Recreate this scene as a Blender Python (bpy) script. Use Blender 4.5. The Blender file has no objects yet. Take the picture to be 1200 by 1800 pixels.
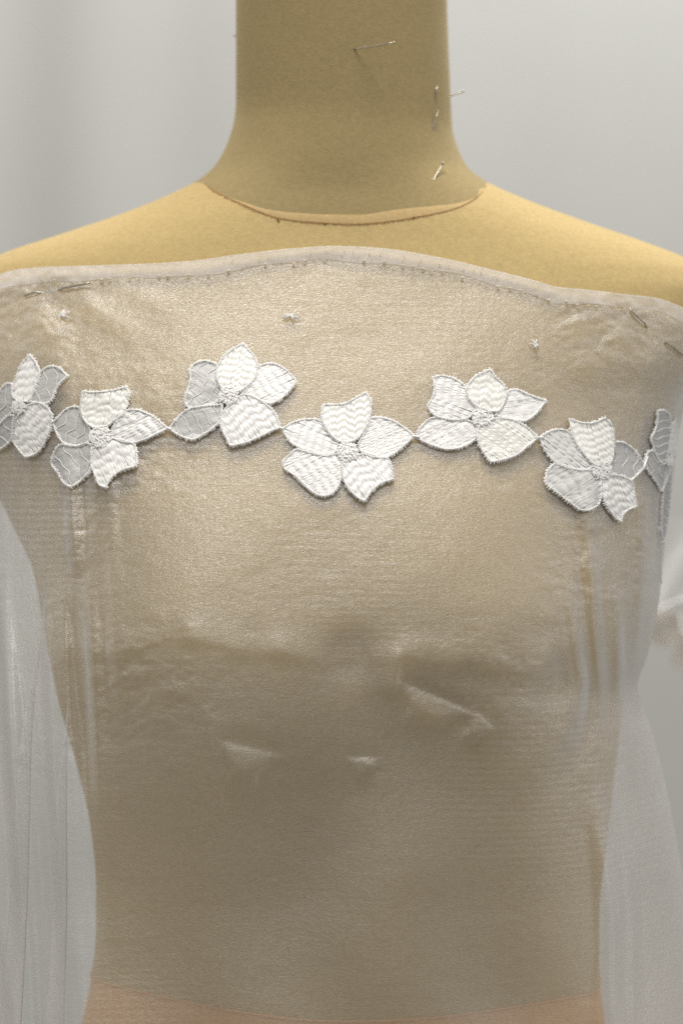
import bpy, math, random
import numpy as np

random.seed(7)
rng = np.random.default_rng(7)
scene = bpy.context.scene

# ------------------------------------------------------------------ camera
PX = 0.0003            # metres per photo pixel on the form's vertical axis
CAM_D = 1.5            # camera to axis
ZC = 1.2               # camera height
cam_d = bpy.data.cameras.new('camera')
cam = bpy.data.objects.new('camera', cam_d)
scene.collection.objects.link(cam)
cam.location = (0, -CAM_D, ZC)
cam.rotation_euler = (math.radians(90), 0, 0)
cam_d.sensor_fit = 'VERTICAL'
cam_d.sensor_height = 36.0
cam_d.lens = 36.0 * CAM_D / (1800 * PX)
cam_d.clip_start = 0.05
cam_d.clip_end = 50
cam_d.dof.use_dof = True
cam_d.dof.focus_distance = CAM_D - 0.112
cam_d.dof.aperture_fstop = 4.0
scene.camera = cam

# ------------------------------------------------------------------ world and lamps
world = bpy.data.worlds.new('World')
scene.world = world
world.use_nodes = True
bg = world.node_tree.nodes['Background']
bg.inputs[0].default_value = (1.0, 0.965, 0.90, 1)
bg.inputs[1].default_value = 0.36


def area(name, loc, target, size, power, color):
    l = bpy.data.lights.new(name, 'AREA')
    l.shape = 'DISK'
    l.size = size
    l.energy = power
    l.color = color
    o = bpy.data.objects.new(name, l)
    scene.collection.objects.link(o)
    o.location = loc
    d = [t - s for t, s in zip(target, loc)]
    o.rotation_euler = (math.atan2(math.hypot(d[0], d[1]), -d[2]), 0, math.atan2(d[1], d[0]) - math.pi / 2)
    return o


# ceiling lamps of the studio: one just in front of the form, one over the backdrop
area('ceiling_lamp', (-0.06, -0.62, 2.90), (0, -0.10, 1.25), 0.85, 35.0, (1.0, 0.96, 0.89))
area('ceiling_lamp_rear', (0.30, 0.45, 2.35), (0.28, 0.85, 1.5), 0.4, 11.0, (1.0, 0.98, 0.95))

area('side_fill', (1.35, -0.45, 2.0), (0.1, -0.05, 1.2), 0.7, 6.0, (1.0, 0.98, 0.95))  # unseen fill, added to brighten the right side of the drape
area('side_fill_opposite', (-1.40, -0.25, 2.0), (-0.1, -0.05, 1.2), 0.7, 3.6, (1.0, 0.95, 0.86))  # weaker unseen fill, added to lift the left shoulder and neck edge

scene.view_settings.view_transform = 'Standard'
scene.view_settings.look = 'None'
scene.view_settings.exposure = 0.0
scene.view_settings.gamma = 1.0
scene.view_settings.use_curve_mapping = False
scene.render.engine = 'CYCLES'
scene.cycles.max_bounces = 10
scene.cycles.transparent_max_bounces = 24
scene.cycles.use_denoising = False


# ------------------------------------------------------------------ helpers
def pchip(xs, ys):
    """monotone cubic through a table"""
    xs = np.asarray(xs, float)
    ys = np.asarray(ys, float)
    h = np.diff(xs)
    d = np.diff(ys) / h
    m = np.zeros_like(ys)
    m[0], m[-1] = d[0], d[-1]
    for i in range(1, len(xs) - 1):
        if d[i - 1] * d[i] > 0:
            w1, w2 = 2 * h[i] + h[i - 1], h[i] + 2 * h[i - 1]
            m[i] = (w1 + w2) / (w1 / d[i - 1] + w2 / d[i])

    def f(x):
        x = np.clip(np.asarray(x, float), xs[0], xs[-1])
        i = np.clip(np.searchsorted(xs, x) - 1, 0, len(h) - 1)
        t = (x - xs[i]) / h[i]
        return ((2 * t**3 - 3 * t**2 + 1) * ys[i] + (t**3 - 2 * t**2 + t) * h[i] * m[i]
                + (-2 * t**3 + 3 * t**2) * ys[i + 1] + (t**3 - t**2) * h[i] * m[i + 1])
    return f


def tab(pairs):
    a = sorted(pairs)
    f = pchip([p[0] for p in a], [p[1] for p in a])
    gx = np.linspace(a[0][0], a[-1][0], 2500)
    gy = f(gx)
    return lambda x: np.interp(x, gx, gy)


def smooth(a, b, x):
    t = np.clip((x - a) / (b - a), 0, 1)
    return t * t * (3 - 2 * t)


def mesh_obj(name, verts, faces, mat, parent=None, shade=True):
    me = bpy.data.meshes.new(name)
    me.from_pydata([tuple(map(float, v)) for v in verts], [], [tuple(map(int, f)) for f in faces])
    me.update()
    if shade:
        me.polygons.foreach_set('use_smooth', [True] * len(me.polygons))
    me.materials.append(mat)
    o = bpy.data.objects.new(name, me)
    scene.collection.objects.link(o)
    if parent:
        o.parent = parent
    return o


def grid_faces(nr, nc, close=False, base=0):
    f = []
    for r in range(nr - 1):
        for c in range(nc - (0 if close else 1)):
            c2 = (c + 1) % nc
            f.append((base + r * nc + c, base + r * nc + c2, base + (r + 1) * nc + c2, base + (r + 1) * nc + c))
    return f


class Mesh:
    def __init__(self):
        self.v, self.f = [], []

    def add(self, verts, faces):
        b = len(self.v)
        self.v.extend(verts)
        self.f.extend(tuple(i + b for i in f) for f in faces)

    def tube(self, pts, rad, n=6, close=False, caps=True):
        pts = np.asarray(pts, float)
        m = len(pts)
        rad = np.broadcast_to(np.asarray(rad, float), (m,))
        if close:
            tan = np.roll(pts, -1, 0) - np.roll(pts, 1, 0)
        else:
            tan = np.gradient(pts, axis=0)
        tan /= np.linalg.norm(tan, axis=1)[:, None] + 1e-12
        ref = np.tile(np.array([0.05, -1.0, 0.1]), (m, 1))
        par = np.abs((tan * ref).sum(1)) > 0.9
        ref[par] = (0, 0.1, 1)
        a = np.cross(tan, ref)
        a /= np.linalg.norm(a, axis=1)[:, None] + 1e-12
        b = np.cross(tan, a)
        vs = []
        for i in range(m):
            for k in range(n):
                q = 2 * math.pi * k / n
                vs.append(pts[i] + rad[i] * (math.cos(q) * a[i] + math.sin(q) * b[i]))
        fs = grid_faces(m, n, True)
        if close:
            fs += [((m - 1) * n + k, (m - 1) * n + (k + 1) % n, (k + 1) % n, k) for k in range(n)]
        elif caps:
            fs.append(tuple(range(n))[::-1])
            fs.append(tuple((m - 1) * n + k for k in range(n)))
        self.add(vs, fs)

    def ball(self, c, r, nu=8, nv=6, sq=(1, 1, 1)):
        vs = []
        for i in range(nv + 1):
            p = math.pi * i / nv
            for k in range(nu):
                q = 2 * math.pi * k / nu
                vs.append((c[0] + sq[0] * r * math.sin(p) * math.cos(q), c[1] + sq[1] * r * math.sin(p) * math.sin(q),
                           c[2] + sq[2] * r * math.cos(p)))
        self.add(vs, grid_faces(nv + 1, nu, True))

    def build(self, name, mat, parent=None, shade=True):
        return mesh_obj(name, self.v, self.f, mat, parent, shade)


def tag(o, label=None, cat=None, group=None, kind=None):
    if label:
        o['label'] = label
    if cat:
        o['category'] = cat
    if group:
        o['group'] = group
    if kind:
        o['kind'] = kind
    return o


def empty(name, loc):
    o = bpy.data.objects.new(name, None)
    scene.collection.objects.link(o)
    o.empty_display_size = 0.02
    o.location = loc
    return o


def adopt(child, parent):
    """parent without moving"""
    child.parent = parent
    child.matrix_parent_inverse = parent.matrix_basis.inverted()
    return child


# ------------------------------------------------------------------ materials
def mat(name):
    m = bpy.data.materials.new(name)
    m.use_nodes = True
    nt = m.node_tree
    nt.nodes.clear()
    out = nt.nodes.new('ShaderNodeOutputMaterial')
    return m, nt, out


def N(nt, kind, **inp):
    n = nt.nodes.new('ShaderNode' + kind)
    for k, v in inp.items():
        key = int(k[1:]) if k[0] == 'i' and k[1:].isdigit() else k.replace('_', ' ')
        if isinstance(v, bpy.types.NodeSocket):
            nt.links.new(v, n.inputs[key])
        else:
            n.inputs[key].default_value = v
    return n


def math_(nt, op, a, b=None, c=None):
    n = nt.nodes.new('ShaderNodeMath')
    n.operation = op
    for i, v in enumerate((a, b, c)):
        if v is None:
            continue
        if isinstance(v, bpy.types.NodeSocket):
            nt.links.new(v, n.inputs[i])
        else:
            n.inputs[i].default_value = v
    return n.outputs[0]


def jersey(name, col, rough=0.85):
    m, nt, out = mat(name)
    tc = N(nt, 'TexCoord')
    fine = N(nt, 'TexNoise', Vector=tc.outputs['Object'], Scale=1500.0, Detail=2.0)
    big = N(nt, 'TexNoise', Vector=tc.outputs['Object'], Scale=14.0, Detail=4.0)
    spk = N(nt, 'TexNoise', Vector=tc.outputs['Object'], Scale=420.0, Detail=3.0, Roughness=0.7)
    mix = nt.nodes.new('ShaderNodeMix')
    mix.data_type = 'RGBA'
    mix.inputs['A'].default_value = tuple(c * 0.82 for c in col) + (1,)
    mix.inputs['B'].default_value = tuple(min(1, c * 1.16) for c in col) + (1,)
    f = math_(nt, 'MULTIPLY_ADD', fine.outputs[0], 0.7, math_(nt, 'MULTIPLY_ADD', big.outputs[0], 0.4, math_(nt, 'MULTIPLY_ADD', spk.outputs[0], 1.3, -0.70)))
    nt.links.new(f, mix.inputs['Factor'])
    h = math_(nt, 'MULTIPLY_ADD', spk.outputs[0], 0.6, fine.outputs[0])
    bump = N(nt, 'Bump', Strength=0.4, Distance=0.0006, Height=h)
    p = N(nt, 'BsdfPrincipled', Base_Color=mix.outputs['Result'], Roughness=rough, Normal=bump.outputs[0])
    p.inputs['Sheen Weight'].default_value = 0.25
    p.inputs['Sheen Roughness'].default_value = 0.45
    p.inputs['Sheen Tint'].default_value = (1.0, 0.86, 0.6, 1)
    p.inputs['Specular IOR Level'].default_value = 0.15
    nt.links.new(p.outputs[0], out.inputs[0])
    return m


def sheer(name, alpha, col, gloss=0.3, rough=0.34, bump_s=0.35):
    """woven sheer: open gaps, white filaments that shine; more thread in the way at a slant"""
    m, nt, out = mat(name)
    tc = N(nt, 'TexCoord')
    mp = N(nt, 'Mapping', Vector=tc.outputs['Object'])
    mp.inputs['Scale'].default_value = (0.55, 0.8, 1.7)
    crink = N(nt, 'TexNoise', Vector=mp.outputs[0], Scale=900.0, Detail=3.0, Roughness=0.65, Distortion=0.6)
    slub = N(nt, 'TexNoise', Vector=tc.outputs['Object'], Scale=45.0, Detail=4.0, Roughness=0.6)
    weft = N(nt, 'TexNoise', Vector=N(nt, 'Mapping', Vector=tc.outputs['Object'], Scale=(60.0, 60.0, 1700.0)).outputs[0], Scale=1.0, Detail=2.0)
    warp = N(nt, 'TexNoise', Vector=N(nt, 'Mapping', Vector=tc.outputs['Object'], Scale=(1700.0, 60.0, 60.0)).outputs[0], Scale=1.0, Detail=2.0)
    weave = math_(nt, 'ADD', weft.outputs[0], warp.outputs[0])
    h = math_(nt, 'ADD', math_(nt, 'MULTIPLY_ADD', slub.outputs[0], 2.5, crink.outputs[0]), math_(nt, 'MULTIPLY', weave, 0.1))
    bump = N(nt, 'Bump', Strength=bump_s, Distance=0.0011, Height=h)
    lw = N(nt, 'LayerWeight', Blend=0.5)
    cosv = math_(nt, 'MAXIMUM', math_(nt, 'SUBTRACT', 1.0, lw.outputs['Facing']), 0.16)
    open_ = math_(nt, 'POWER', 1.0 - alpha, math_(nt, 'POWER', math_(nt, 'DIVIDE', 1.0, cosv), 1.9))
    a = math_(nt, 'SUBTRACT', 1.0, open_)
    wv = math_(nt, 'MULTIPLY_ADD', weave, 0.12, math_(nt, 'MULTIPLY_ADD', crink.outputs[0], 0.5, 0.63))
    # faint watered bands where the two thread systems beat
    wave = N(nt, 'TexWave', Vector=tc.outputs['Object'], Scale=95.0, Distortion=9.0, Detail=1.5)
    wave.inputs['Detail Scale'].default_value = 0.12
    wave.bands_direction = 'Z'
    patch = N(nt, 'TexNoise', Vector=tc.outputs['Object'], Scale=11.0, Detail=1.0)
    pm = math_(nt, 'MINIMUM', math_(nt, 'MAXIMUM', math_(nt, 'MULTIPLY_ADD', patch.outputs[0], 5.0, -2.3), 0.0), 1.0)
    moire = math_(nt, 'MULTIPLY_ADD', math_(nt, 'MULTIPLY', math_(nt, 'SUBTRACT', wave.outputs['Fac'], 0.5), pm), 0.22, 1.0)
    a = math_(nt, 'MULTIPLY', math_(nt, 'MULTIPLY', a, wv), moire)
    dif = N(nt, 'BsdfDiffuse', Color=(*col, 1), Normal=bump.outputs[0])
    trl = N(nt, 'BsdfTranslucent', Color=(*col, 1), Normal=bump.outputs[0])
    body = N(nt, 'MixShader', Fac=0.42)
    nt.links.new(dif.outputs[0], body.inputs[1])
    nt.links.new(trl.outputs[0], body.inputs[2])
    tan = nt.nodes.new('ShaderNodeTangent')
    tan.direction_type = 'RADIAL'
    tan.axis = 'Z'
    glo = N(nt, 'BsdfAnisotropic', Color=(0.97, 0.97, 0.98, 1), Roughness=rough, Anisotropy=0.55, Normal=bump.outputs[0], Tangent=tan.outputs[0])
    b2 = N(nt, 'MixShader', Fac=gloss)
    nt.links.new(body.outputs[0], b2.inputs[1])
    nt.links.new(glo.outputs[0], b2.inputs[2])
    tr = N(nt, 'BsdfTransparent')
    mx = N(nt, 'MixShader', Fac=a)
    nt.links.new(tr.outputs[0], mx.inputs[1])
    nt.links.new(b2.outputs[0], mx.inputs[2])
    nt.links.new(mx.outputs[0], out.inputs[0])
    return m


def thread(name, col, rough=0.45, trans=0.08, gloss=0.10):
    m, nt, out = mat(name)
    tc = N(nt, 'TexCoord')
    n1 = N(nt, 'TexNoise', Vector=tc.outputs['Object'], Scale=900.0, Detail=3.0)
    mix = nt.nodes.new('ShaderNodeMix')
    mix.data_type = 'RGBA'
    mix.inputs['A'].default_value = tuple(c * 0.88 for c in col) + (1,)
    mix.inputs['B'].default_value = tuple(min(1, c * 1.06) for c in col) + (1,)
    nt.links.new(n1.outputs[0], mix.inputs['Factor'])
    dif = N(nt, 'BsdfDiffuse', Color=mix.outputs['Result'])
    trl = N(nt, 'BsdfTranslucent', Color=mix.outputs['Result'])
    b = N(nt, 'MixShader', Fac=trans)
    nt.links.new(dif.outputs[0], b.inputs[1])
    nt.links.new(trl.outputs[0], b.inputs[2])
    g = N(nt, 'BsdfAnisotropic', Color=(1, 1, 1, 1), Roughness=rough)
    c = N(nt, 'MixShader', Fac=gloss)
    nt.links.new(b.outputs[0], c.inputs[1])
    nt.links.new(g.outputs[0], c.inputs[2])
    nt.links.new(c.outputs[0], out.inputs[0])
    return m


def plain(name, col, rough=0.6, metal=0.0):
    m, nt, out = mat(name)
    tc = N(nt, 'TexCoord')
    n1 = N(nt, 'TexNoise', Vector=tc.outputs['Object'], Scale=300.0, Detail=3.0)
    r = math_(nt, 'MULTIPLY_ADD', n1.outputs[0], 0.2, rough - 0.1)
    p = N(nt, 'BsdfPrincipled', Base_Color=(*col, 1), Roughness=r, Metallic=metal)
    nt.links.new(p.outputs[0], out.inputs[0])
    return m


def curtain_mat():
    m, nt, out = mat('backdrop_cloth')
    tc = N(nt, 'TexCoord')
    n1 = N(nt, 'TexNoise', Vector=N(nt, 'Mapping', Vector=tc.outputs['Object'], Scale=(3.0, 3.0, 0.8)).outputs[0], Scale=3.0, Detail=4.0)
    n2 = N(nt, 'TexNoise', Vector=tc.outputs['Object'], Scale=900.0, Detail=2.0)
    mix = nt.nodes.new('ShaderNodeMix')
    mix.data_type = 'RGBA'
    mix.inputs['A'].default_value = (0.345, 0.35, 0.338, 1)
    mix.inputs['B'].default_value = (0.405, 0.412, 0.402, 1)
    nt.links.new(math_(nt, 'MULTIPLY_ADD', n2.outputs[0], 0.3, math_(nt, 'MULTIPLY', n1.outputs[0], 0.7)), mix.inputs['Factor'])
    b = N(nt, 'Bump', Strength=0.15, Distance=0.0008, Height=n2.outputs[0])
    p = N(nt, 'BsdfPrincipled', Base_Color=mix.outputs['Result'], Roughness=0.9, Normal=b.outputs[0])
    p.inputs['Specular IOR Level'].default_value = 0.1
    nt.links.new(p.outputs[0], out.inputs[0])
    return m


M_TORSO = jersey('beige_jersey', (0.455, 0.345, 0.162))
M_NECK_SHADED = jersey('neck_jersey_shaded', (0.285, 0.222, 0.110))  # darker than the torso: shade on the neck is put into this colour
M_HIP = jersey('peach_jersey', (0.62, 0.37, 0.155))
M_BAND = jersey('seam_allowance', (0.47, 0.345, 0.17))
M_ORG = sheer('white_organza', 0.225, (0.87, 0.87, 0.885), gloss=0.42, rough=0.38, bump_s=0.42)
M_HEM = sheer('organza_hem', 0.32, (0.80, 0.80, 0.83), gloss=0.08, rough=0.5, bump_s=0.15)
M_VEIL = sheer('veil', 0.08, (0.85, 0.85, 0.86), gloss=0.1, rough=0.5, bump_s=0.1)
M_WHITE = thread('white_thread', (0.81, 0.81, 0.808))
M_CREAM = thread('cream_thread', (0.82, 0.817, 0.785))
M_SHEEN_GREY = thread('sheen_grey_thread', (0.47, 0.47, 0.468))  # satin thread whose duller sheen at its stitch angle is put into the colour
M_EDGE = thread('edging_thread', (0.86, 0.86, 0.86), gloss=0.06)
M_BROWN = plain('rust_thread', (0.33, 0.14, 0.05), 0.85)
M_TAN = plain('tan_thread', (0.66, 0.57, 0.42), 0.9)
M_STEEL = plain('pin_steel', (0.40, 0.37, 0.31), 0.36, 1.0)
M_LACE = thread('brown_lace', (0.56, 0.50, 0.43))
M_CURT = curtain_mat()


# ------------------------------------------------------------------ the form's surface
def z_of(py):
    return ZC + (900 - np.asarray(py, float)) * PX


def py_of(z):
    return 900 - (np.asarray(z, float) - ZC) / PX


BL = tab([(-200, 416), (0, 415), (175, 415), (206, 413), (248, 402), (294, 378), (319, 350), (346, 297), (381, 210),
          (416, 105), (451, 0), (480, -55), (520, -85), (600, -95), (700, -75), (800, -35), (870, 0), (930, 30),
          (1000, 62), (1120, 85), (1230, 108), (1350, 142), (1450, 163), (1550, 172), (1620, 172), (1720, 162),
          (1800, 145), (1950, 110), (2100, 90), (2300, 100)])
BR = tab([(-200, 784), (0, 785), (140, 790), (224, 794), (273, 808), (301, 825), (322, 853), (353, 920), (392, 1025),
          (428, 1130), (455, 1200), (485, 1250), (520, 1270), (560, 1262), (640, 1230), (700, 1192), (760, 1174),
          (850, 1158), (1000, 1135), (1100, 1118), (1215, 1095), (1320, 1080), (1480, 1062), (1600, 1050),
          (1700, 1050), (1800, 1062), (1950, 1095), (2100, 1115), (2300, 1105)])
FD = tab([(-200, .056), (0, .056), (200, .057), (300, .061), (350, .063), (393, .0665), (450, .0712), (520, .0785),
          (600, .0885), (700, .102), (800, .1145), (900, .127), (1000, .1360), (1080, .1408), (1140, .1428), (1200, .1424),
          (1280, .1402), (1370, .1367), (1450, .1335), (1550, .130), (1650, .129), (1750, .130), (1850, .132),
          (2000, .134), (2300, .134)])
BD = tab([(-200, .056), (250, .058), (400, .072), (700, .10), (1200, .10), (1600, .085), (2000, .11), (2300, .11)])
PW = tab([(-200, 2.0), (300, 2.0), (420, 2.2), (600, 2.5), (1100, 2.6), (1600, 2.4), (2300, 2.3)])


def bust(xpx, py):
    g = lambda cx, cy, rx, ry: np.exp(-((xpx - cx) / rx)**2 - ((py - cy) / ry)**2)
    return 0.007 * (g(345, 1105, 170, 150) + g(865, 1110, 170, 150))


def cross(side_l, side_r, depth, py, phi):
    """superellipse slice: returns x, y for angle phi (0 = front, +90 = viewer's right)"""
    L, R = side_l(py), side_r(py)
    xc, W = (L + R) / 2, (R - L) / 2
    p = PW(py)
    sn, cs = np.sin(phi), np.cos(phi)
    xp = xc + W * np.sign(sn) * np.abs(sn)**(2 / p)
    dep = np.where(cs > 0, -depth(py), BD(py))
    y = dep * np.abs(cs)**(2 / 2.2)
    y = y - np.where(cs > 0, bust(xp, py) * np.clip(cs, 0, 1)**0.5, 0)
    return (xp - 600) * PX, y


def body_pt(phi, py):
    x, y = cross(BL, BR, FD, py, phi)
    return np.stack([x, y, z_of(py)], -1)


def project(P):
    k = CAM_D / (CAM_D + P[..., 1])
    return 600 + P[..., 0] / PX * k, 900 - (P[..., 2] - ZC) / PX * k


NPHI = 160
phis = np.linspace(-math.pi, math.pi, NPHI, endpoint=False)


def solve_row(curve, phi, guess, iters=40):
    """height (axis py) per angle at which the surface meets an image curve py = curve(px)"""
    py = np.full_like(phi, guess)
    for _ in range(iters):
        u, v = project(body_pt(phi, py))
        py = py - 0.5 * (v - curve(u))
    return py


seam_curve = tab([(300, 318), (355, 322), (380, 338), (420, 357), (460, 374), (488, 383), (530, 389), (570, 392),
                  (620, 394), (670, 391), (700, 387), (740, 380), (790, 370), (820, 358), (845, 340), (853, 322), (900, 318)])
front = np.abs(phis) < math.radians(84)
seam_py = np.full(NPHI, 300.0)
seam_py[front] = solve_row(seam_curve, phis[front], 380.0)
edge_val = 321.0
bk = ~front
seam_py[bk] = 318 - 22 * smooth(math.radians(84), math.radians(150), np.abs(phis[bk]))
seam_py = np.clip(seam_py, 285, 400)
for _ in range(4):
    seam_py = 0.25 * np.roll(seam_py, 1) + 0.5 * seam_py + 0.25 * np.roll(seam_py, -1)

waist_curve = tab([(100, 1700), (168, 1722), (300, 1755), (450, 1783), (600, 1797), (750, 1790), (900, 1770), (1045, 1745), (1100, 1730)])
waist_py = np.full(NPHI, 1640.0)
fw = np.abs(phis) < math.radians(80)
waist_py[fw] = solve_row(waist_curve, phis[fw], 1700.0)
waist_py[~fw] = waist_py[fw][[0, -1]].mean() - 10
for _ in range(8):
    waist_py = 0.25 * np.roll(waist_py, 1) + 0.5 * waist_py + 0.25 * np.roll(waist_py, -1)

form = empty('dress_form', (0, 0, float(z_of(2300))))
tag(form, 'beige jersey covered dress form with pinned neck and rust stitched neckline', 'dress form')


def rows_mesh(name, top, bot, n, mt, cap_top=False, cap_bot=False, ease=1.0, shrink=0.0):
    vs = []
    for t in np.linspace(0, 1, n):
        t = t**ease
        py = top * (1 - t) + bot * t
        P = body_pt(phis, py)
        if shrink:
            P = P * np.array([1 - shrink, 1 - shrink, 1])
        vs.append(P)
    V = np.concatenate(vs)
    fs = [tuple(reversed(f)) for f in grid_faces(n, NPHI, True)]
    if cap_top:
        fs.append(tuple(range(NPHI)))
    if cap_bot:
        fs.append(tuple((n - 1) * NPHI + k for k in range(NPHI))[::-1])
    o = mesh_obj(name, V, fs, mt)
    return adopt(o, form)


rows_mesh('neck', np.full(NPHI, -180.0), seam_py, 110, M_NECK_SHADED, cap_top=True)
rows_mesh('torso', seam_py, waist_py, 520, M_TORSO)
rows_mesh('hips', waist_py, np.full(NPHI, 2300.0), 60, M_HIP, cap_bot=True)


ws = Mesh()
ws.tube(body_pt(phis, waist_py) * np.array([1.001, 1.001, 1]), 0.0006, 6, close=True)
adopt(ws.build('waist_seam', M_HIP), form)


def body_cast(u, v):
    """first hit of pixel rays with the form"""
    u, v = np.atleast_1d(np.asarray(u, float)), np.atleast_1d(np.asarray(v, float))
    return cast(u, v, lambda x, z: surf(x, z, BL, BR, FD))


def surf(x, z, SL, SR, depth, extra=None):
    py = py_of(z)
    xp = x / PX + 600
    L, R = SL(py), SR(py)
    xc, W = (L + R) / 2, (R - L) / 2
    t = np.abs((xp - xc) / W)
    p = PW(py)
    cs = np.sqrt(np.clip(1 - np.clip(t, 0, 1)**p, 0, 1))
    y = -depth(py) * cs**(2 / 2.2) - bust(xp, py) * cs**0.5
    if extra is not None:
        y = y + extra(xp, py, y, cs)
    return np.where(t > 1, 0.05 + 0.2 * (t - 1), y)


def cast(u, v, S):
    """first crossing of the pixel rays with y = S(x, z): coarse march, then bisection"""
    def g(y):
        k = PX * (1 + y / CAM_D)
        return y - S((u - 600) * k, ZC + (900 - v) * k)
    ys = np.linspace(-0.24, 0.06, 31)
    lo = np.full(u.shape, ys[0])
    hi = np.full(u.shape, 0.02)
    done = np.zeros(u.shape, bool)
    for a, b in zip(ys[:-1], ys[1:]):
        new = (~done) & (g(np.full(u.shape, b)) >= 0)
        lo = np.where(new, a, lo)
        hi = np.where(new, b, hi)
        done |= new
    lo = np.where(done, lo, hi)
    for _ in range(13):
        mid = .5 * (lo + hi)
        pos = g(mid) >= 0
        hi = np.where(pos, mid, hi)
        lo = np.where(pos, lo, mid)
    k = PX * (1 + hi / CAM_D)
    return np.stack([(u - 600) * k, hi, ZC + (900 - v) * k], -1)


# seam allowance showing as a raised band just above the neck seam
band_top = tab([(395, 345), (430, 356), (470, 368), (520, 374), (600, 378), (628, 379), (655, 375), (700, 368), (760, 362), (800, 358), (835, 348)])
us = np.linspace(397, 832, 90)
bm_v = []
for i, f in enumerate(np.linspace(0, 1, 6)):
    vv = band_top(us) * (1 - f) + (seam_curve(us) - 1.2) * f
    P = body_cast(us, vv)
    lift = 0.0002 * math.sin(math.pi * min(1, 0.12 + f * 0.8))
    P[:, 1] -= lift * np.minimum(1, np.minimum((us - 396) / 40, (833 - us) / 40))
    bm_v.append(P)
adopt(mesh_obj('seam_band', np.concatenate(bm_v), [tuple(reversed(f)) for f in grid_faces(6, 90)], M_BAND), form)

# rust thread along the neck seam
st = Mesh()
u = 360.0
while u < 846:
    du = 3.6 * (0.8 + 0.4 * random.random())
    slope = float(seam_curve(u + 1) - seam_curve(u - 1)) / 2
    L = math.hypot(1, slope)
    du /= L
    a = (u, float(seam_curve(u)) + random.uniform(-.3, .3))
    b = (u + du, float(seam_curve(u + du)) + random.uniform(-.3, .3))
    P = body_cast([a[0], (a[0] + b[0]) / 2, b[0]], [a[1], (a[1] + b[1]) / 2, b[1]])
    P[:, 1] -= 0.0003
    st.tube(P, 0.00017, 5)
    if 360 < u < 760 and random.random() < .75:
        Q = body_cast([b[0], b[0] + random.uniform(-.6, .6)], [b[1], b[1] + random.uniform(2.5, 4.2)])
        Q[:, 1] -= 0.0003
        st.tube(Q, 0.00014, 4)
    u += du + 1.1
for (ku, kv) in ((488, 385), (490, 388), (727, 382), (571, 393)):
    st.ball(body_cast([ku], [kv])[0] - np.array([0, .0004, 0]), 0.00055)
o = st.build('seam_stitching', M_BROWN)
tag(adopt(o, form), kind='stuff')

# ------------------------------------------------------------------ the organza's surface
SL = tab([(380, 120), (416, 85), (440, 20), (460, -60), (480, -85), (520, -112), (600, -122), (700, -105), (800, -75),
          (900, -50), (1000, -45), (1150, -55), (1300, -75), (1550, -100), (1800, -125), (2050, -140)])
SR = tab([(380, 1000), (392, 1050), (428, 1155), (455, 1225), (485, 1268), (520, 1288), (560, 1280), (640, 1246), (700, 1208),
          (760, 1190), (860, 1177), (960, 1163), (1060, 1152), (1150, 1132), (1200, 1116), (1230, 1122), (1280, 1140),
          (1400, 1170), (1560, 1200), (1800, 1245), (2050, 1270)])
GAP = tab([(380, .0022), (600, .003), (1000, .0032), (1130, .0032), (1200, .0045), (1300, .008), (1450, .012), (1800, .016), (2050, .018)])


def SD(py):
    return FD(py) + GAP(py)


_w = [(rng.uniform(0, 6.28), rng.uniform(.8, 1.2)) for _ in range(40)]


_noise = rng.uniform(-1, 1, (256, 256))


def vnoise(a, b):
    """smooth random field, one bump per unit"""
    i, j = np.floor(a).astype(int), np.floor(b).astype(int)
    fa, fb = a - i, b - j
    fa, fb = fa * fa * (3 - 2 * fa), fb * fb * (3 - 2 * fb)
    g = lambda p, q: _noise[p % 256, q % 256]
    return (g(i, j) * (1 - fa) + g(i + 1, j) * fa) * (1 - fb) + (g(i, j + 1) * (1 - fa) + g(i + 1, j + 1) * fa) * fb


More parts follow.
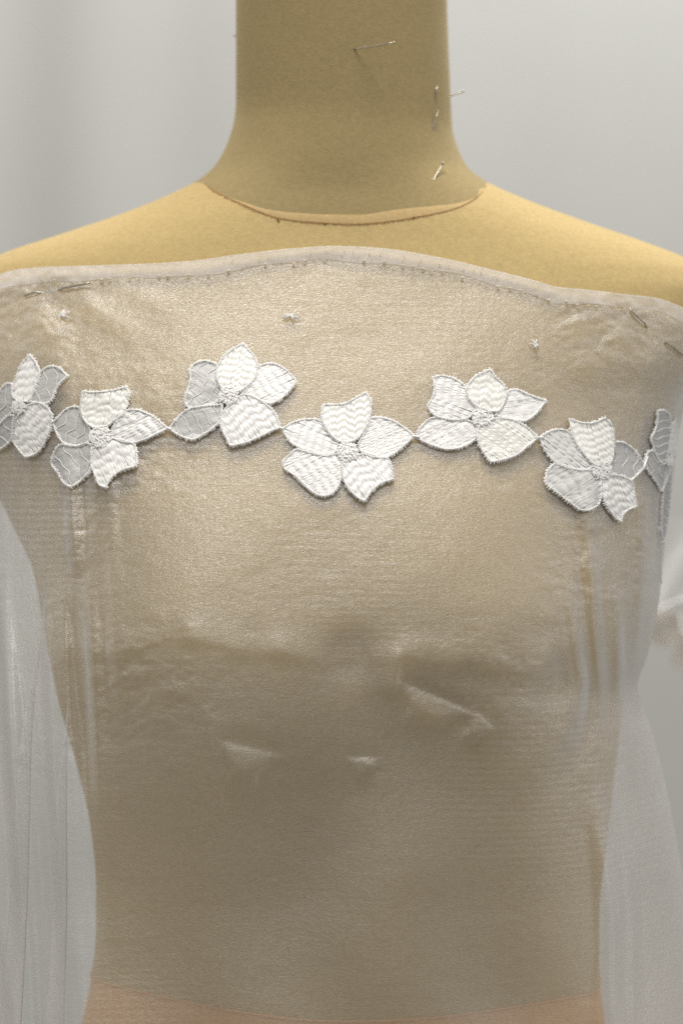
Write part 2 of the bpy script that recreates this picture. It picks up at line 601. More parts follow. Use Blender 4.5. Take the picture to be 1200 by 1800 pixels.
def folds(xp, py, y, cs):
    """creases and slack of the cloth (metres, negative = towards the viewer)"""
    k = CAM_D / (CAM_D + y)
    u = 600 + (xp - 600) * k
    v = 900 + (py - 900) * k
    d = np.zeros_like(u)
    G = lambda cx, cy, rx, ry: np.exp(-((u - cx) / rx)**2 - ((v - cy) / ry)**2)
    # slow slack
    d -= 0.0007 * np.sin(u / 61 + 1.3 * np.sin(v / 83)) * np.sin(v / 97 + .7)
    low = smooth(1120, 1420, v)
    d -= low * (0.0026 * np.sin((u + .25 * v) / 88 + 1.2 * np.sin(v / 210)) + 0.0016 * np.sin((u - .4 * v) / 47 + np.sin(v / 120)) + .0018 * np.sin(v / 95 + u / 260))
    d -= smooth(820, 960, u) * (1 - smooth(1010, 1080, u)) * smooth(1120, 1200, v) * (1 - smooth(1300, 1420, v)) * .0016 * np.sin((u + .8 * v) / 26 + np.sin(u / 40))
    # upright gathers at both sides
    wr = smooth(960, 1080, u) * smooth(700, 930, v) * (1 - smooth(1180, 1420, v))
    fan = (u - 1105) / (1 + .0016 * np.abs(1200 - v))
    d -= wr * (0.0044 * vnoise(fan / 17 + 3, v / 230) + .0007 * vnoise(fan / 8 + 40, v / 140))
    wl = (1 - smooth(110, 230, u)) * smooth(620, 850, v)
    lean = u - (v - 900) * 0.06
    d -= wl * ((0.0026 + .0034 * smooth(760, 950, v)) * vnoise(lean / 25 + 90, v / 300) + .0006 * vnoise(lean / 10 + 7, v / 170))
    # pulls fanning from the pins
    for (cx, cy, ang, wd, ln, am) in ((125, 512, 32, 16, 190, .0012), (60, 520, 70, 18, 260, .0016), (1110, 556, 128, 15, 170, .0013),
                                      (1150, 590, 108, 18, 260, .0016), (1085, 545, 160, 12, 150, .0008), (200, 505, 20, 14, 160, .0008)):
        a = math.radians(ang)
        s = (u - cx) * math.cos(a) + (v - cy) * math.sin(a)
        q = -(u - cx) * math.sin(a) + (v - cy) * math.cos(a)
        wdt = wd * (1 + np.clip(s, 0, 400) / 160)
        d -= am * np.exp(-(q / wdt)**2) * smooth(-10, 50, s) * (1 - smooth(ln * .4, ln, s))
    # small sharp creases below the bust: (x0,y0)-(x1,y1) edge, cloth on one side turned up to the light
    for (x0, y0, x1, y1, reach, am) in ((392, 1300, 496, 1325, 44, .0028), (612, 1330, 668, 1331, 26, .0016), (668, 1352, 640, 1368, 16, .0010),
                                        (704, 1196, 835, 1252, 34, .0026), (840, 1250, 872, 1280, 30, .0022)):
        ln = math.hypot(x1 - x0, y1 - y0)
        cx_, sx_ = (x1 - x0) / ln, (y1 - y0) / ln
        s = (u - x0) * cx_ + (v - y0) * sx_
        q = -(u - x0) * sx_ + (v - y0) * cx_
        st_ = (s - ln * .45) / (1 - .55 * np.clip(q / reach, 0, 1)) + ln * .45
        lat = smooth(-ln * .12, ln * .12, st_) * (1 - smooth(ln * .8, ln * 1.15, st_)) * (.93 + .07 * np.sin(u / 3.1 + v / 6.0))
        ramp = np.where(q < 0, 0, smooth(-.25 * reach, reach, q) - smooth(-.25 * reach, reach, 0 * q)) * (1 - smooth(reach * .9, reach * 2.4, q))
        d -= am * lat * ramp
        d += am * .30 * lat * np.where(q < 0, np.exp(-(q / (reach * .5))**2), np.exp(-(q / (reach * .18))**2))
    # upright dent in the middle of the bust line
    q = u - (702 - (v - 1150) * .16)
    lat = smooth(1125, 1165, v) * (1 - smooth(1200, 1235, v))
    d -= .0026 * lat * np.where(q < 0, np.exp(q / 26), np.exp(-q / 5)) 
    v0 = 1146 + 11 * np.sin(u / 71 + .4) + 6 * np.sin(u / 29) + 26 * smooth(760, 1000, u) * np.sin(u / 60) + 16 * np.sin(u / 133 + 2)
    keep = 1 - np.exp(-((u - 618) / 52)**2)
    d -= .0030 * keep * (.55 + .45 * vnoise(u / 55, v / 300)) * smooth(60, 170, u) * (1 - smooth(960, 1080, u)) * np.exp(-((v - v0) / np.where(v < v0, 34, 19))**2) * (.7 + .3 * np.sin(u / 17) * np.sin(u / 41))
    d += .0030 * G(612, 1150, 42, 40)
    d -= .0046 * G(935, 1255, 100, 58) + .0016 * G(985, 1240, 45, 90)
    # upright fold hanging beside the waist
    uf = 1056 + (v - 1450) * .075 + 5 * np.sin(v / 60)
    d -= .0095 * smooth(1330, 1620, v) * np.exp(-((u - uf) / 17)**2) + .0025 * smooth(1420, 1700, v) * np.exp(-((u - uf - 36) / 10)**2)
    # fine crinkle where the cloth is slack
    slack = (.25 + .75 * np.clip(np.sin(u / 83 + 1.1) * np.sin(v / 71 + .5) + .35, 0, 1))
    side = .3 + .7 * np.maximum(1 - smooth(140, 420, u), smooth(780, 1040, u))
    slack = slack * (1 - .85 * smooth(1230, 1420, v) * np.maximum(1 - smooth(150, 230, u), smooth(1030, 1090, u)))
    slack = slack * (1 - .75 * smooth(1280, 1480, v))
    d -= slack * side * (.00042 * vnoise(u / 13 + v / 31, v / 9.5) + .00026 * vnoise(u / 8 + 50, v / 6.5 - u / 40) + .0007 * vnoise(u / 34 + 9, v / 27))
    lim = GAP(py) - .0012
    d = np.where(d > 0, lim * np.tanh(d / lim), d)
    return d * np.clip(cs * 1.6, 0, 1)


def sheet_y(x, z):
    return surf(x, z, SL, SR, SD, folds)


edge_curve = tab([(-200, 640), (-100, 560), (-40, 505), (0, 482), (30, 474), (80, 469), (150, 467), (320, 460), (420, 447), (520, 436), (590, 432), (660, 435),
                  (760, 450), (860, 473), (950, 496), (975, 504), (1000, 506), (1100, 517), (1150, 523), (1200, 541), (1250, 575), (1320, 660)])

# columns across the cloth; two pleats are extra columns that double back
cols = []
for ph in np.linspace(math.radians(-108), math.radians(150), 600):
    cols.append((ph, None, 0.0))


def sheet_pt(ph, py):
    L, R = SL(py), SR(py)
    xc, W = (L + R) / 2, (R - L) / 2
    p = PW(py)
    sn, cs = np.sin(ph), np.cos(ph)
    xp = xc + W * np.sign(sn) * np.abs(sn)**(2 / p)
    x, z = (xp - 600) * PX, z_of(py)
    cc = np.clip(cs, 0, 1)
    yf = -SD(py) * cc**(2 / 2.2) - bust(xp, py) * cc**.5
    yf = yf + folds(xp, py, yf, cc)
    yb = BD(py) * 1.03 * np.abs(np.clip(cs, -1, 0))**(2 / 2.2)
    return np.stack([x + 0 * z, np.where(cs > 0, yf, yb), z + 0 * x], -1)


pl = np.array([c[0] for c in cols])
top = np.full(len(pl), 480.0)
for _ in range(60):
    u, v = project(sheet_pt(pl, top))
    top = top - 0.4 * (v - edge_curve(u))
    top = np.clip(top, 400, 760)
bk_r = pl > math.radians(78)
bk_l = pl < math.radians(-78)
for msk, inner in ((bk_r, -1), (bk_l, 0)):
    idx = np.where(~bk_r & ~bk_l)[0]
    ref = top[idx[inner]]
    top[msk] = ref + (np.abs(np.degrees(pl[msk])) - 78) * 1.2
for _ in range(3):
    top[1:-1] = .25 * top[:-2] + .5 * top[1:-1] + .25 * top[2:]

NR = 620
rows = []
for t in np.linspace(0, 1, NR):
    rows.append(sheet_pt(pl, top * (1 - t) + 2000.0 * t))
V = np.stack(rows)                      # rows x cols x 3

PLEATS = []                             # (column position, reach towards the side, start height)


def add_pleat(V, uref, vref, sign, width):
    """fold a strip of cloth over itself along the column that passes (uref, vref); width(py) in metres"""
    uu, vv = project(V)
    r = int(np.argmin(np.abs(vv[:, V.shape[1] // 2] - vref)))
    okc = np.where(np.abs(np.degrees(plc)) < 80)[0]
    c = okc[int(np.argmin(np.abs(uu[r, okc] - uref)))]
    base = V[:, c]
    w = width(py_of(base[:, 2]))
    steps = np.sin(np.pi * np.linspace(0, 1, 21)[1:])**2
    lay = np.linspace(0, 1, len(steps) + 1)[1:]
    extra = []
    for s, l in zip(steps, lay):
        q = base.copy()
        q[:, 0] += sign * w * s
        yy = sheet_y(q[:, 0], q[:, 2])
        q[:, 1] = np.where(yy < 0.03, yy, base[:, 1]) - np.minimum(w * .6, .007) * l
        extra.append(q)
    # cloth beyond the pleat eases from the lifted layer back to the surface
    V2 = V.copy()
    side = range(c + 1, V.shape[1]) if sign < 0 else range(c + 1, V.shape[1])
    for j in side:
        dist = np.abs(V2[:, j, 0] - base[:, 0])
        V2[:, j, 1] -= np.minimum(w * .6, .007) * np.exp(-dist / .02)
    return np.concatenate([V2[:, :c + 1], np.stack(extra, 1), V2[:, c + 1:]], 1), c, len(steps)


plc = pl.copy()
pleats = [   # photo point the fold passes, side it turns to, how wide it lies at each height
    (118, 1420, -1, tab([(900, .0), (1180, .0), (1400, .006), (1800, .010), (2000, .011)])),
    (52, 1500, -1, tab([(900, .0), (1000, .0), (1300, .006), (1800, .012), (2000, .013)])),
]
placed = []
for (uref, vref, sign, wt) in pleats:
    V, c_, n_ = add_pleat(V, uref, vref, sign, wt)
    plc = np.concatenate([plc[:c_ + 1], np.full(n_, plc[c_]), plc[c_ + 1:]])
    placed = [(c + n_ if c > c_ else c, n, w) for c, n, w in placed] + [(c_, n_, wt)]

NC = V.shape[1]
sheet_faces = []
shut = [w(py_of(V[:, c, 2])) < 1e-4 for c, n, w in placed]     # rows where a pleat has not opened yet
for r in range(NR - 1):
    cs_ = list(range(NC))
    for (cc_, nn_, _), sh in zip(placed, shut):
        if sh[r] and sh[r + 1]:
            cs_ = [c for c in cs_ if not (cc_ < c <= cc_ + nn_)]
    for a, b in zip(cs_[:-1], cs_[1:]):
        sheet_faces.append((r * NC + a, (r + 1) * NC + a, (r + 1) * NC + b, r * NC + b))
blouse = mesh_obj('organza_drape', V.reshape(-1, 3), sheet_faces, M_ORG)
tag(blouse, 'sheer white organza panel with embroidered flowers draped over the dress form', 'fabric')

# ------------------------------------------------------------------ image of the cloth: position per photo point
STEP = 2
gu = np.arange(-70, 1290, STEP, dtype=float)
gv = np.arange(410, 1120, STEP, dtype=float)
GU, GV = np.meshgrid(gu, gv)
PM = cast(GU, GV, sheet_y)
du_ = np.gradient(PM, axis=1)
dv_ = np.gradient(PM, axis=0)
NM = np.cross(du_, dv_)
NM /= np.linalg.norm(NM, axis=2)[..., None] + 1e-12
NM[NM[..., 1] > 0] *= -1


def on_cloth(u, v, h=0.0):
    """points on the cloth under photo points, lifted by h along the surface normal"""
    u = np.asarray(u, float)
    v = np.asarray(v, float)
    a = np.clip((u - gu[0]) / STEP, 0, len(gu) - 1.001)
    b = np.clip((v - gv[0]) / STEP, 0, len(gv) - 1.001)
    i, j = b.astype(int), a.astype(int)
    fb, fa = (b - i)[..., None], (a - j)[..., None]
    mixf = lambda A: (A[i, j] * (1 - fa) + A[i, j + 1] * fa) * (1 - fb) + (A[i + 1, j] * (1 - fa) + A[i + 1, j + 1] * fa) * fb
    n = mixf(NM)
    n /= np.linalg.norm(n, axis=-1)[..., None] + 1e-12
    return mixf(PM) + n * np.asarray(h)[..., None] if np.ndim(h) else mixf(PM) + n * h


# hem along the top edge: a turned double band, with the needle marks of its stitching
hu = np.linspace(-55, 1262, 330)
hv = []
for f in np.linspace(0, 1, 7):
    wob = 24 + 2.5 * np.sin(hu / 47) + 1.5 * np.sin(hu / 19)
    hv.append(on_cloth(hu, edge_curve(hu) + 2 + wob * f, 0.0003 + 0.00012 * math.sin(math.pi * min(.98, f + .12))))
hem = mesh_obj('hem', np.concatenate(hv), [tuple(reversed(f)) for f in grid_faces(7, 330)], M_HEM, blouse)
rl = Mesh()
rl.tube(on_cloth(hu, edge_curve(hu) + 2.2, 0.0005), 0.00018, 6)
rl.build('rolled_edge', M_HEM, blouse)
sm = Mesh()
for off, stepu, r, lo, hi in ((27, 17, .0006, 60, 1190), (12, 15, .00035, 380, 900), (20, 13, .0003, 420, 760)):
    u = float(lo)
    while u < hi:
        uu = u + random.uniform(-3, 3)
        vv = float(edge_curve(uu)) + off + random.uniform(-2.5, 2.5)
        if random.random() < .4:
            a = on_cloth([uu - 2.5 * r / .0006, uu + 2.5 * r / .0006], [vv, vv + random.uniform(-1, 1)], 0.0012)
            sm.tube(a, r * random.uniform(.5, 1), 5)
        u += stepu
tag(sm.build('hem_stitching', M_TAN, blouse), kind='stuff')


# little thread knots left on the cloth
def knot(u, v, r, n, name='thread_knot'):
    k = Mesh()
    for i in range(n):
        a = random.uniform(0, 6.28)
        L = r * random.uniform(.2, 1.2)
        b = a + random.uniform(-2.2, 2.2)
        q = np.linspace(0, 1, 5)
        xs = u + L * (q * math.cos(a) * .6 + q**2 * math.cos(b) * .6)
        ys = v + L * .8 * (q * math.sin(a) * .6 + q**2 * math.sin(b) * .6)
        k.tube(on_cloth(xs, ys, 0.0006 + .0012 * np.sin(q * 3.1)), 0.00027 * (1.2 - .5 * q), 5)
    k.ball(on_cloth([u], [v], .0009)[0], .0012, sq=(1.2, .6, .8))
    return k.build(name, M_EDGE, blouse)


knot(512, 557, 15, 16)
knot(940, 608, 12, 15)
knot(112, 556, 13, 15)

# ------------------------------------------------------------------ embroidered flowers
T1 = (280, 580, 460 / 1200)
T2 = (720, 630, 480 / 1200)
T3 = (0, 600, 320 / 1200)
T4 = (900, 700, 1 / 3)

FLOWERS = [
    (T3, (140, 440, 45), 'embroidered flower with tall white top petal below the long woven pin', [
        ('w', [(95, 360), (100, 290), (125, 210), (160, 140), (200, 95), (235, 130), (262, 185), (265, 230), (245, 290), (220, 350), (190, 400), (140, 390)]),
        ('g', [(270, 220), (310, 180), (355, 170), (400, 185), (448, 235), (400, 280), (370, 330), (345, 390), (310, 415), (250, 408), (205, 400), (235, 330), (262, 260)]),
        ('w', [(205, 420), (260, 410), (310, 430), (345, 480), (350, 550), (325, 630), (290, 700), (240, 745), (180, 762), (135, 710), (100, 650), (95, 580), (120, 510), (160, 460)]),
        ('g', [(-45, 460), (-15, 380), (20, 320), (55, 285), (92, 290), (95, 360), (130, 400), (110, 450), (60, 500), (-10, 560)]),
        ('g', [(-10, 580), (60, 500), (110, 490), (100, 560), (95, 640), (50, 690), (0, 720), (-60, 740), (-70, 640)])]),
    (T3, (670, 635, 70), 'embroidered flower with two sheen-greyed petals and square cream top petal', [
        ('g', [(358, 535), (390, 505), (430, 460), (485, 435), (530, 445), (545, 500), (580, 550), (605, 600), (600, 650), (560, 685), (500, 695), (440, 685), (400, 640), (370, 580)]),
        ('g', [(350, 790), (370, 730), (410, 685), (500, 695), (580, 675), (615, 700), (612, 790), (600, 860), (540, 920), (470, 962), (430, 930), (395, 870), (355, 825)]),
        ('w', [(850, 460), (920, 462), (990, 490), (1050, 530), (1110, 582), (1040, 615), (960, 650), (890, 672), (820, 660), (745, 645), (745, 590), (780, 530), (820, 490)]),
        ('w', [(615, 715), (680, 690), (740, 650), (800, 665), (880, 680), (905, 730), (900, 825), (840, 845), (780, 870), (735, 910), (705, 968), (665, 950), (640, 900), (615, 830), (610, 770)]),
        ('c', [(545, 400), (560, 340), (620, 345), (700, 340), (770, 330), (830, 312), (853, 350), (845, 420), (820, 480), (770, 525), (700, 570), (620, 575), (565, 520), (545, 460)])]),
    (T1, (320, 305, 45), 'embroidered flower with two sheen-greyed petals and pointed cream top petal', [
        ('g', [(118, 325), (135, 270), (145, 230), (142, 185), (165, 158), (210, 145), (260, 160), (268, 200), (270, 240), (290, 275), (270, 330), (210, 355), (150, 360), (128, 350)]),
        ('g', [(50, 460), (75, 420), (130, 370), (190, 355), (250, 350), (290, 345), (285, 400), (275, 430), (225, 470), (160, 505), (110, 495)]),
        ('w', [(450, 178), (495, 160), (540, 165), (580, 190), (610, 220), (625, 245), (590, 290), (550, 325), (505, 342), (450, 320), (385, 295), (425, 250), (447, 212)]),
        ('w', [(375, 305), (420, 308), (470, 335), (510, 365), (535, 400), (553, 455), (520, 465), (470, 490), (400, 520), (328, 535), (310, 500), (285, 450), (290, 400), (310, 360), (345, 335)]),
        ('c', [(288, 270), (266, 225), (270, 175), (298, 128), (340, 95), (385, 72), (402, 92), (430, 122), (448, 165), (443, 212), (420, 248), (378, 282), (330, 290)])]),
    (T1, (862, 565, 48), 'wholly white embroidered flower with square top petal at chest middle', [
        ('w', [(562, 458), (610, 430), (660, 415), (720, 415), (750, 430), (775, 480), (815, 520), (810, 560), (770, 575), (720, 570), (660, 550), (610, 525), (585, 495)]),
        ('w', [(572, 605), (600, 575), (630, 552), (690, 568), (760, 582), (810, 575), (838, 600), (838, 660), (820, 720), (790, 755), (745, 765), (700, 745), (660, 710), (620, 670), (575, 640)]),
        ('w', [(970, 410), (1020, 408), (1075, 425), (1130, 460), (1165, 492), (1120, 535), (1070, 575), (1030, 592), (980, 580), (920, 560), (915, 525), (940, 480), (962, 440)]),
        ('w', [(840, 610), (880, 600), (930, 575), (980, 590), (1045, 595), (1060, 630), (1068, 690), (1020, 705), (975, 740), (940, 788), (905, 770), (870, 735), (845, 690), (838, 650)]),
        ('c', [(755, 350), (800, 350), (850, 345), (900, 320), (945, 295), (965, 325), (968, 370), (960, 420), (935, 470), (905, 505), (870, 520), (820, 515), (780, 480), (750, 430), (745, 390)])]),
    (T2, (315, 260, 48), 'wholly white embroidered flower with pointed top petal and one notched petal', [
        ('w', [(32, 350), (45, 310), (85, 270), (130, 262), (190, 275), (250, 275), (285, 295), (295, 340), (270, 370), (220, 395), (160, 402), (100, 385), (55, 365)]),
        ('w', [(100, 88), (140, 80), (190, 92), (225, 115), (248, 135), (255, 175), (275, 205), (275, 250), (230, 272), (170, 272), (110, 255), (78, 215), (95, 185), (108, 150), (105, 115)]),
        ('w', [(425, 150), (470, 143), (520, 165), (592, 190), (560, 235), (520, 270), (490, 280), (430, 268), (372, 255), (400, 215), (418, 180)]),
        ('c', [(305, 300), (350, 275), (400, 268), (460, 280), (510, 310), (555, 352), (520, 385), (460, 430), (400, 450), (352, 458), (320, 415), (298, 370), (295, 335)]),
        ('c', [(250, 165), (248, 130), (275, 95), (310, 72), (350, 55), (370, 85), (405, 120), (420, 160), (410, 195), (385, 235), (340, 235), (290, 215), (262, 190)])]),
    (T2, (835, 495, 42), 'embroidered flower with silvery petals, one sheen-greyed petal and notched bottom petal', [
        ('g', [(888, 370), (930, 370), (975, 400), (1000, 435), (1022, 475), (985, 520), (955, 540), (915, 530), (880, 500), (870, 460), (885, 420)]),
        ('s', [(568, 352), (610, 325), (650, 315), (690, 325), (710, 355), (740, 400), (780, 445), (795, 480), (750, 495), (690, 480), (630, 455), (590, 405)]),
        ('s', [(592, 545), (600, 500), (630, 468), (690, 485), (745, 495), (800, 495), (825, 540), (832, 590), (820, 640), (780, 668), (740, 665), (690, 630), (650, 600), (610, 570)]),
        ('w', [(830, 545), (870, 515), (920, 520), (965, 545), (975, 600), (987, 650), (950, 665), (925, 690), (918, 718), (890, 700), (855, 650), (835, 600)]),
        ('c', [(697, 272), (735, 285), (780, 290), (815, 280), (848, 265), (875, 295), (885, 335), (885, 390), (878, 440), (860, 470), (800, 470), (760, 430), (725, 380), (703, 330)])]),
    (T4, (812, 335, 16), 'sheen-greyed embroidered flower wrapping round the side of the form', [
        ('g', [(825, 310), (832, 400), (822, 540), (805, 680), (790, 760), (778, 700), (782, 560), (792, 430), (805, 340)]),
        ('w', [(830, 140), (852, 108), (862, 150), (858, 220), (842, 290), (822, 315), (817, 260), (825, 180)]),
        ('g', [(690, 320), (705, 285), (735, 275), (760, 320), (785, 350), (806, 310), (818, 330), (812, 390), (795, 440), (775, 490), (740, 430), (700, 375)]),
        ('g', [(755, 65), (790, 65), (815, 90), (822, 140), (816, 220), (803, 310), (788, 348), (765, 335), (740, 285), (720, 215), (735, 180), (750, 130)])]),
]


def closed_curve(pts, step=2.4):
    """rounded closed outline, corners kept fairly crisp"""
    p = np.asarray(pts, float)
    n = len(p)
    out = []
    for i in range(n):
        p0, p1, p2, p3 = p[i - 1], p[i], p[(i + 1) % n], p[(i + 2) % n]
        m1, m2 = (p2 - p0) * .42, (p3 - p1) * .42

        def damp(a, b, c, m):
            v1, v2 = b - a, c - b
            cs = (v1 @ v2) / (np.linalg.norm(v1) * np.linalg.norm(v2) + 1e-9)
            return m * np.clip((cs + .1) / .7, 0.05, 1)
        m1, m2 = damp(p0, p1, p2, m1), damp(p1, p2, p3, m2)
        k = max(2, int(np.linalg.norm(p2 - p1) / step))
        t = np.linspace(0, 1, k, endpoint=False)[:, None]
        out.append((2 * t**3 - 3 * t**2 + 1) * p1 + (t**3 - 2 * t**2 + t) * m1 + (-2 * t**3 + 3 * t**2) * p2 + (t**3 - t**2) * m2)
    return np.concatenate(out)


def spans(poly, q0):
    """intervals of s where the line q = q0 lies inside poly ((s,q) points)"""
    a, b = poly, np.roll(poly, -1, 0)
    c = (a[:, 1] <= q0) != (b[:, 1] <= q0)
    s = a[c, 0] + (q0 - a[c, 1]) / (b[c, 1] - a[c, 1]) * (b[c, 0] - a[c, 0])
    s = np.sort(s)
    return [(s[i], s[i + 1]) for i in range(0, len(s) - 1, 2) if s[i + 1] - s[i] > 1.5]


def ribbon(me, u, v, h, w, ux, uy):
    """roof-shaped thread lying along photo points (u,v), half-width w px across (ux,uy)"""
    n = len(u)
    A = on_cloth(u - ux * w, v - uy * w, h - .00012)
    B = on_cloth(u, v, h)
    C = on_cloth(u + ux * w, v + uy * w, h - .00012)
    vs = np.stack([A, B, C], 1).reshape(-1, 3)
    fs = []
    for i in range(n - 1):
        for k in (0, 1):
            fs.append((i * 3 + k, (i + 1) * 3 + k, (i + 1) * 3 + k + 1, i * 3 + k + 1))
    me.add(list(vs), fs)


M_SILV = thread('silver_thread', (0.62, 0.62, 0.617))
MATS = {'w': M_WHITE, 'c': M_CREAM, 'g': M_SHEEN_GREY, 's': M_SILV}


def make_petal(flower, kind, poly, centre, layer, small=False):
    out = closed_curve(poly)
    cen = out.mean(0)
    rad = cen - np.asarray(centre)
    ang = math.atan2(rad[1], rad[0]) + random.uniform(-.2, .2)
    if kind == 'g':
        ang += .25
    ca, sa = math.cos(ang), math.sin(ang)
    sq = np.stack([(out - cen) @ np.array([ca, sa]), (out - cen) @ np.array([-sa, ca])], 1)
    h0 = 0.0003 + layer * 0.00020
    me = Mesh()
    # underlay following the cloth
    qs = np.arange(sq[:, 1].min() + .8, sq[:, 1].max(), 3.0)
    strip = []
    for q in qs:
        sp = spans(sq, q)
        if not sp:
            continue
        s0, s1 = max(sp, key=lambda i: i[1] - i[0])
        s = np.linspace(s0, s1, 14)
        strip.append(on_cloth(cen[0] + s * ca - q * sa, cen[1] + s * sa + q * ca, h0))
    if len(strip) > 1:
        me.add(list(np.concatenate(strip)), grid_faces(len(strip), 14))
    # stitched threads: floats between wavy rows of needle points
    row = {'w': 15.0, 'c': 12.0, 'g': 19.0, 's': 17.0}[kind] * (.7 if small else 1)
    amp = {'w': .00045, 'c': .00045, 'g': .00012, 's': .0005}[kind]
    gap = {'w': 2.35, 'c': 2.2, 'g': 2.6, 's': 2.4}[kind]
    wph, wk = random.uniform(0, 6.28), random.uniform(7, 11)
    q = sq[:, 1].min() + 1
    while q < sq[:, 1].max():
        for (s0, s1) in spans(sq, q):
            m = max(3, int((s1 - s0) / 2.6))
            s = np.linspace(s0, s1, m)
            wav = 3.2 * math.sin(q / wk + wph) + 1.6 * math.sin(q / 3.9 + 2 * wph) + random.uniform(-2.2, 2.2)
            ph = ((s + wav) / row) % 1.0
            h = h0 + .0003 + amp * np.sin(np.pi * ph)**.6 * random.uniform(.65, 1.25)
            tilt = random.uniform(-1.4, 1.4) * np.linspace(-1, 1, m)
            qq = q + tilt
            ribbon(me, cen[0] + s * ca - qq * sa, cen[1] + s * sa + qq * ca, h, random.uniform(1.3, 1.9) * (1.3 if kind == 'g' else 1), -sa, ca)
        q += gap * random.uniform(.75, 1.3)
    # pale ridges where the floats meet, on the petals greyed for their duller sheen
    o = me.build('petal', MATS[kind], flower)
    e = Mesh()
    if kind == 'g':
        k0 = math.floor(sq[:, 0].min() / row)
        for kk in range(k0, int(sq[:, 0].max() / row) + 1):
            qv = np.linspace(sq[:, 1].min(), sq[:, 1].max(), 26)
            sv = kk * row - (3.2 * np.sin(qv / wk + wph) + 1.6 * np.sin(qv / 3.9 + 2 * wph))
            ins = [any(a + 2 < s_ < b - 2 for a, b in spans(sq, q_)) for s_, q_ in zip(sv, qv)]
            idx = [i for i, t in enumerate(ins) if t]
            if len(idx) > 3:
                sv, qv = sv[idx], qv[idx]
                e.tube(on_cloth(cen[0] + sv * ca - qv * sa, cen[1] + sv * sa + qv * ca, h0 + .0005), .00020, 4)
    # satin-stitched outline: a cord with stitches wrapped across it
    nrm = np.roll(out, -1, 0) - np.roll(out, 1, 0)
    nrm = np.stack([nrm[:, 1], -nrm[:, 0]], 1) / (np.linalg.norm(nrm, axis=1)[:, None] + 1e-9)
    r = np.array([.00050 * random.uniform(.8, 1.2) for _ in out]) * (.75 if small else 1)
    e.tube(on_cloth(out[:, 0], out[:, 1], h0 + .00055), r, 6, close=True)
    for i in range(len(out)):
        if random.random() < .9:
            a = 3.2 * random.uniform(.6, 1.5) * (.7 if small else 1)
            sk = random.uniform(-1, 1)
            t = np.array([-1, 0, 1.0])
            pu = out[i, 0] + nrm[i, 0] * a * t - nrm[i, 1] * sk * t
            pv = out[i, 1] + nrm[i, 1] * a * t + nrm[i, 0] * sk * t
            hh = h0 + np.array([.0002, .0014, .0002]) * (.8 if small else 1)
            ribbon(e, pu, pv, hh, .8, -nrm[i, 1], nrm[i, 0])
    e.build('petal_edging', M_EDGE, flower)


for (ox, oy, sc), (cx, cy, cr), label, petals in FLOWERS:
    small = (ox == 900)
    c = np.array([ox + cx * sc, oy + cy * sc])
    R = cr * sc
    cm = Mesh()
    # domed stitched centre: scribbled knots over a disc
    rings = []
    for i, f in enumerate(np.linspace(0.02, 1, 6)):
        q = np.linspace(0, 2 * math.pi, 22, endpoint=False)
        wob = 1 + .08 * np.sin(3 * q + cx)
        rings.append(on_cloth(c[0] + R * f * wob * np.cos(q), c[1] + R * f * wob * np.sin(q), .0016 + .0005 * (1 - f * f)))
    cm.add(list(np.concatenate(rings)), grid_faces(6, 22, True))
    for i in range(70):
        a, f = random.uniform(0, 6.28), math.sqrt(random.random()) * .95
        b = random.uniform(0, 6.28)
        L = random.uniform(2.5, 5.5)
        x0, y0 = c[0] + R * f * math.cos(a), c[1] + R * f * math.sin(a)
        t = np.array([-1, 0, 1.0])
        ribbon(cm, x0 + L * math.cos(b) * t, y0 + L * math.sin(b) * t, .0019 + .0005 * (1 - f * f) + np.array([0, .0004, 0]), .9, -math.sin(b), math.cos(b))
    fl = cm.build('embroidered_flower', M_WHITE, blouse)
    fl['label'] = label
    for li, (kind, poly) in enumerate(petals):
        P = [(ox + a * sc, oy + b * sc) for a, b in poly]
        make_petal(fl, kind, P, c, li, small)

# little thread bars that link the flowers into a chain
for (a, b) in (((93, 745), (96, 742)), ((295, 755), (300, 757)), ((492, 754), (496, 756)), ((726, 769), (734, 770)), ((940, 771), (949, 771)), ((1127, 821), (1131, 808))):
    m = Mesh()
    q = np.linspace(-.4, 1.4, 5)
    for k in range(3):
        m.tube(on_cloth(a[0] + (b[0] - a[0]) * q, a[1] + (b[1] - a[1]) * q + (k - 1) * 1.2, .0013 + .0004 * (k == 1)), .0004, 5)
    m.build('thread_link', M_EDGE, blouse)

# a loose thread hanging from the flower at the side
m = Mesh()
q = np.linspace(0, 1, 12)
m.tube(on_cloth(1152 + 8 * q + 2 * np.sin(q * 5), 925 + 100 * q, .0012), .0003, 5)
m.build('loose_thread', M_EDGE, blouse)


# ------------------------------------------------------------------ pins
def pin(pts, label, group, head=True, head_first=False, r=.00042, parent=None):
    pts = np.asarray(pts, float)
    t = empty('dressmaking_pin', tuple(pts[0]))
    s = Mesh()
    fine = []
    for i in range(len(pts) - 1):
        for k in range(5):
            fine.append(pts[i] + (pts[i + 1] - pts[i]) * k / 5)
    fine.append(pts[-1])
    s.tube(np.array(fine), r, 7)
    adopt(s.build('shaft', M_STEEL), t)
    if head:
        h = Mesh()
        h.ball(pts[0] if head_first else pts[-1], .00072, 10, 8)
        adopt(h.build('head', M_STEEL), t)
    tag(t, label, 'pin', group)
    return t


def nk(u, v, out=0.0):
    p = body_cast([u], [v])[0]
    k = 1 + 0 * out
    d = np.array([0, -1.0, 0])
    # move toward the viewer along the line of sight so the photo point stays put
    y = p[1] - out
    s = PX * (1 + y / CAM_D)
    return np.array([(u - 600) * s, y, ZC + (900 - v) * s])


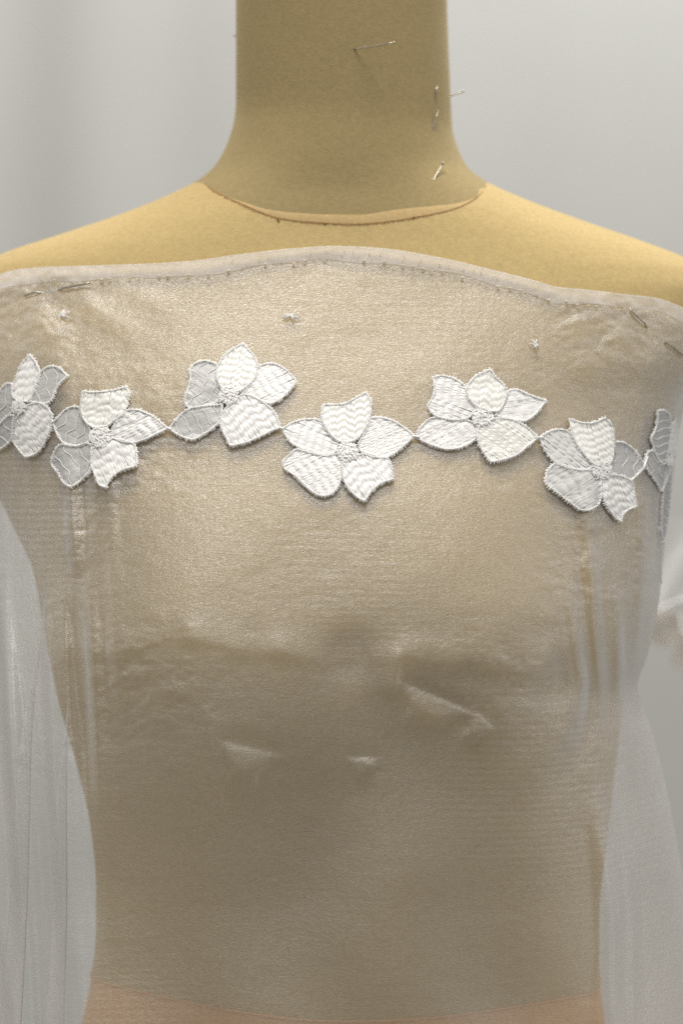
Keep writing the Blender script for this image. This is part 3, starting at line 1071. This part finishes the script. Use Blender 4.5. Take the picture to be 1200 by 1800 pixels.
NG = 'pins stuck in the neck'
pin([nk(612, 88, -.003), nk(692, 75, .024)], 'steel pin jutting forward from the middle of the neck front', NG)
pin([nk(761, 197, -.0022), nk(768, 152, .0024)], 'upright steel pin lying flat, topmost of the neck side row', NG, head=False)
pin([nk(756, 236, -.0016), nk(769, 197, .0044)], 'slanted steel pin, middle one of the neck side row', NG)
pin([nk(757, 324, -.0014), nk(778, 287, .0066)], 'slanted steel pin by the neck base above the rust seam', NG)
e = body_cast([786], [171])[0]
pin([e + np.array([-.004, .004, -.0004]), np.array([(810.5 - 600) * PX, e[1] + .004, ZC + (900 - 168) * PX])],
    'steel pin sticking out sideways from the neck edge', NG)
e = body_cast([416.5], [66])[0]
pin([e + np.array([.004, .004, 0]), np.array([(411.5 - 600) * PX, -.004, ZC + (900 - 65) * PX])], 'tip of a pin poking from the neck edge opposite the side row', NG, head=False)


def cl(u, v, h):
    return on_cloth([u], [v], h)[0]


FG = 'pins holding the organza edge'
pin([cl(45, 520, .0010), cl(66, 516, .0013), cl(76, 514, -.0006), cl(100, 510.5, -.0006), cl(112, 509, .0013), cl(162, 500, .0022)],
    'long steel pin woven through the organza above a thread knot', FG, head=False, r=.0005)
pin([cl(1104, 545, .0014), cl(1130, 570, .0014), cl(1137, 577, -.0006)], 'short slanted steel pin under the organza hem by the shoulder', FG, head=False, r=.0005)
pin([cl(1166, 600, -.0004), cl(1172, 605, .0014), cl(1198, 626, .0014)], 'steel pin at the outer corner of the organza below its hem', FG, head=False, r=.0005)

# ------------------------------------------------------------------ backdrop curtain
CY = 0.85
cx = np.linspace(-1.6, 1.6, 520)
cz = np.linspace(0.15, 2.6, 40)
vs = []
for z in cz:
    wz = 1 + .12 * math.sin(z * 2.1)
    amp = .004 * (1 - smooth(-.30, .0, cx)) + .0015
    y = CY + amp * np.sin(cx * 47 + .5 * math.sin(z * 1.3) + 1.1) * wz + .006 * np.sin(cx * 9.1 + z * .8)
    y = y - .010 * np.exp(-((cx + .315) / .012)**2) * wz
    vs.append(np.stack([cx, y, np.full_like(cx, z)], -1))
curtain = mesh_obj('backdrop_curtain', np.concatenate(vs), grid_faces(40, 520), M_CURT)
tag(curtain, 'pale grey backdrop curtain hanging in soft folds behind the form', 'curtain')

# ------------------------------------------------------------------ another sheer garment behind, at the right
VY = 0.30


def at(u, v, y):
    k = PX * (1 + y / CAM_D)
    return np.stack([(np.asarray(u) - 600) * k, y + 0 * np.asarray(u, float), ZC + (900 - np.asarray(v)) * k], -1)


gv_ = []
for f in np.linspace(0, 1, 40):
    uu = np.linspace(1085, 1420, 60)
    topv = 872 + (uu - 1085) * .30 + 6 * np.sin(uu / 30)
    botv = 1068 + 14 * np.sin((uu - 1085) / 26)
    v_ = topv * (1 - f) + botv * f
    gv_.append(at(uu, v_, VY + .012 * np.sin((uu + 90 * f) / 17) * (.3 + f) - .03 * f))
veil = mesh_obj('sheer_garment', np.concatenate(gv_), grid_faces(40, 60), M_VEIL)
tag(veil, 'blurred white sheer garment with brown scalloped lace hanging behind the drape', 'garment')
lc = Mesh()
uu = np.linspace(1085, 1420, 120)
lc.tube(at(uu, 1068 + 14 * np.sin((uu - 1085) / 26), VY - .032), .0012, 6)
lc.tube(at(np.linspace(1196, 1199, 12), np.linspace(1082, 1112, 12), VY - .034), .0015, 6)
lc.tube(at(np.linspace(1199, 1260, 20), 1112 + 4 * np.sin(np.linspace(0, 3, 20)), VY - .034), .0015, 6)
lc.build('scalloped_edge', M_EDGE, veil)
for (mu, mv, ru, rv) in ((1168, 1105, 34, 30), (1222, 1150, 40, 36), (1290, 1110, 40, 34), (1350, 1140, 40, 34)):
    lm = Mesh()
    for k in range(7):
        q = np.linspace(0, 2 * math.pi, 30, endpoint=False)
        f = (k + 1) / 7
        lm.tube(at(mu + ru * f * np.cos(q) * (1 + .1 * np.sin(5 * q)), mv + rv * f * np.sin(q), VY - .026), .0006, 5, close=True)
    lm.build('lace_motif', M_LACE, veil)
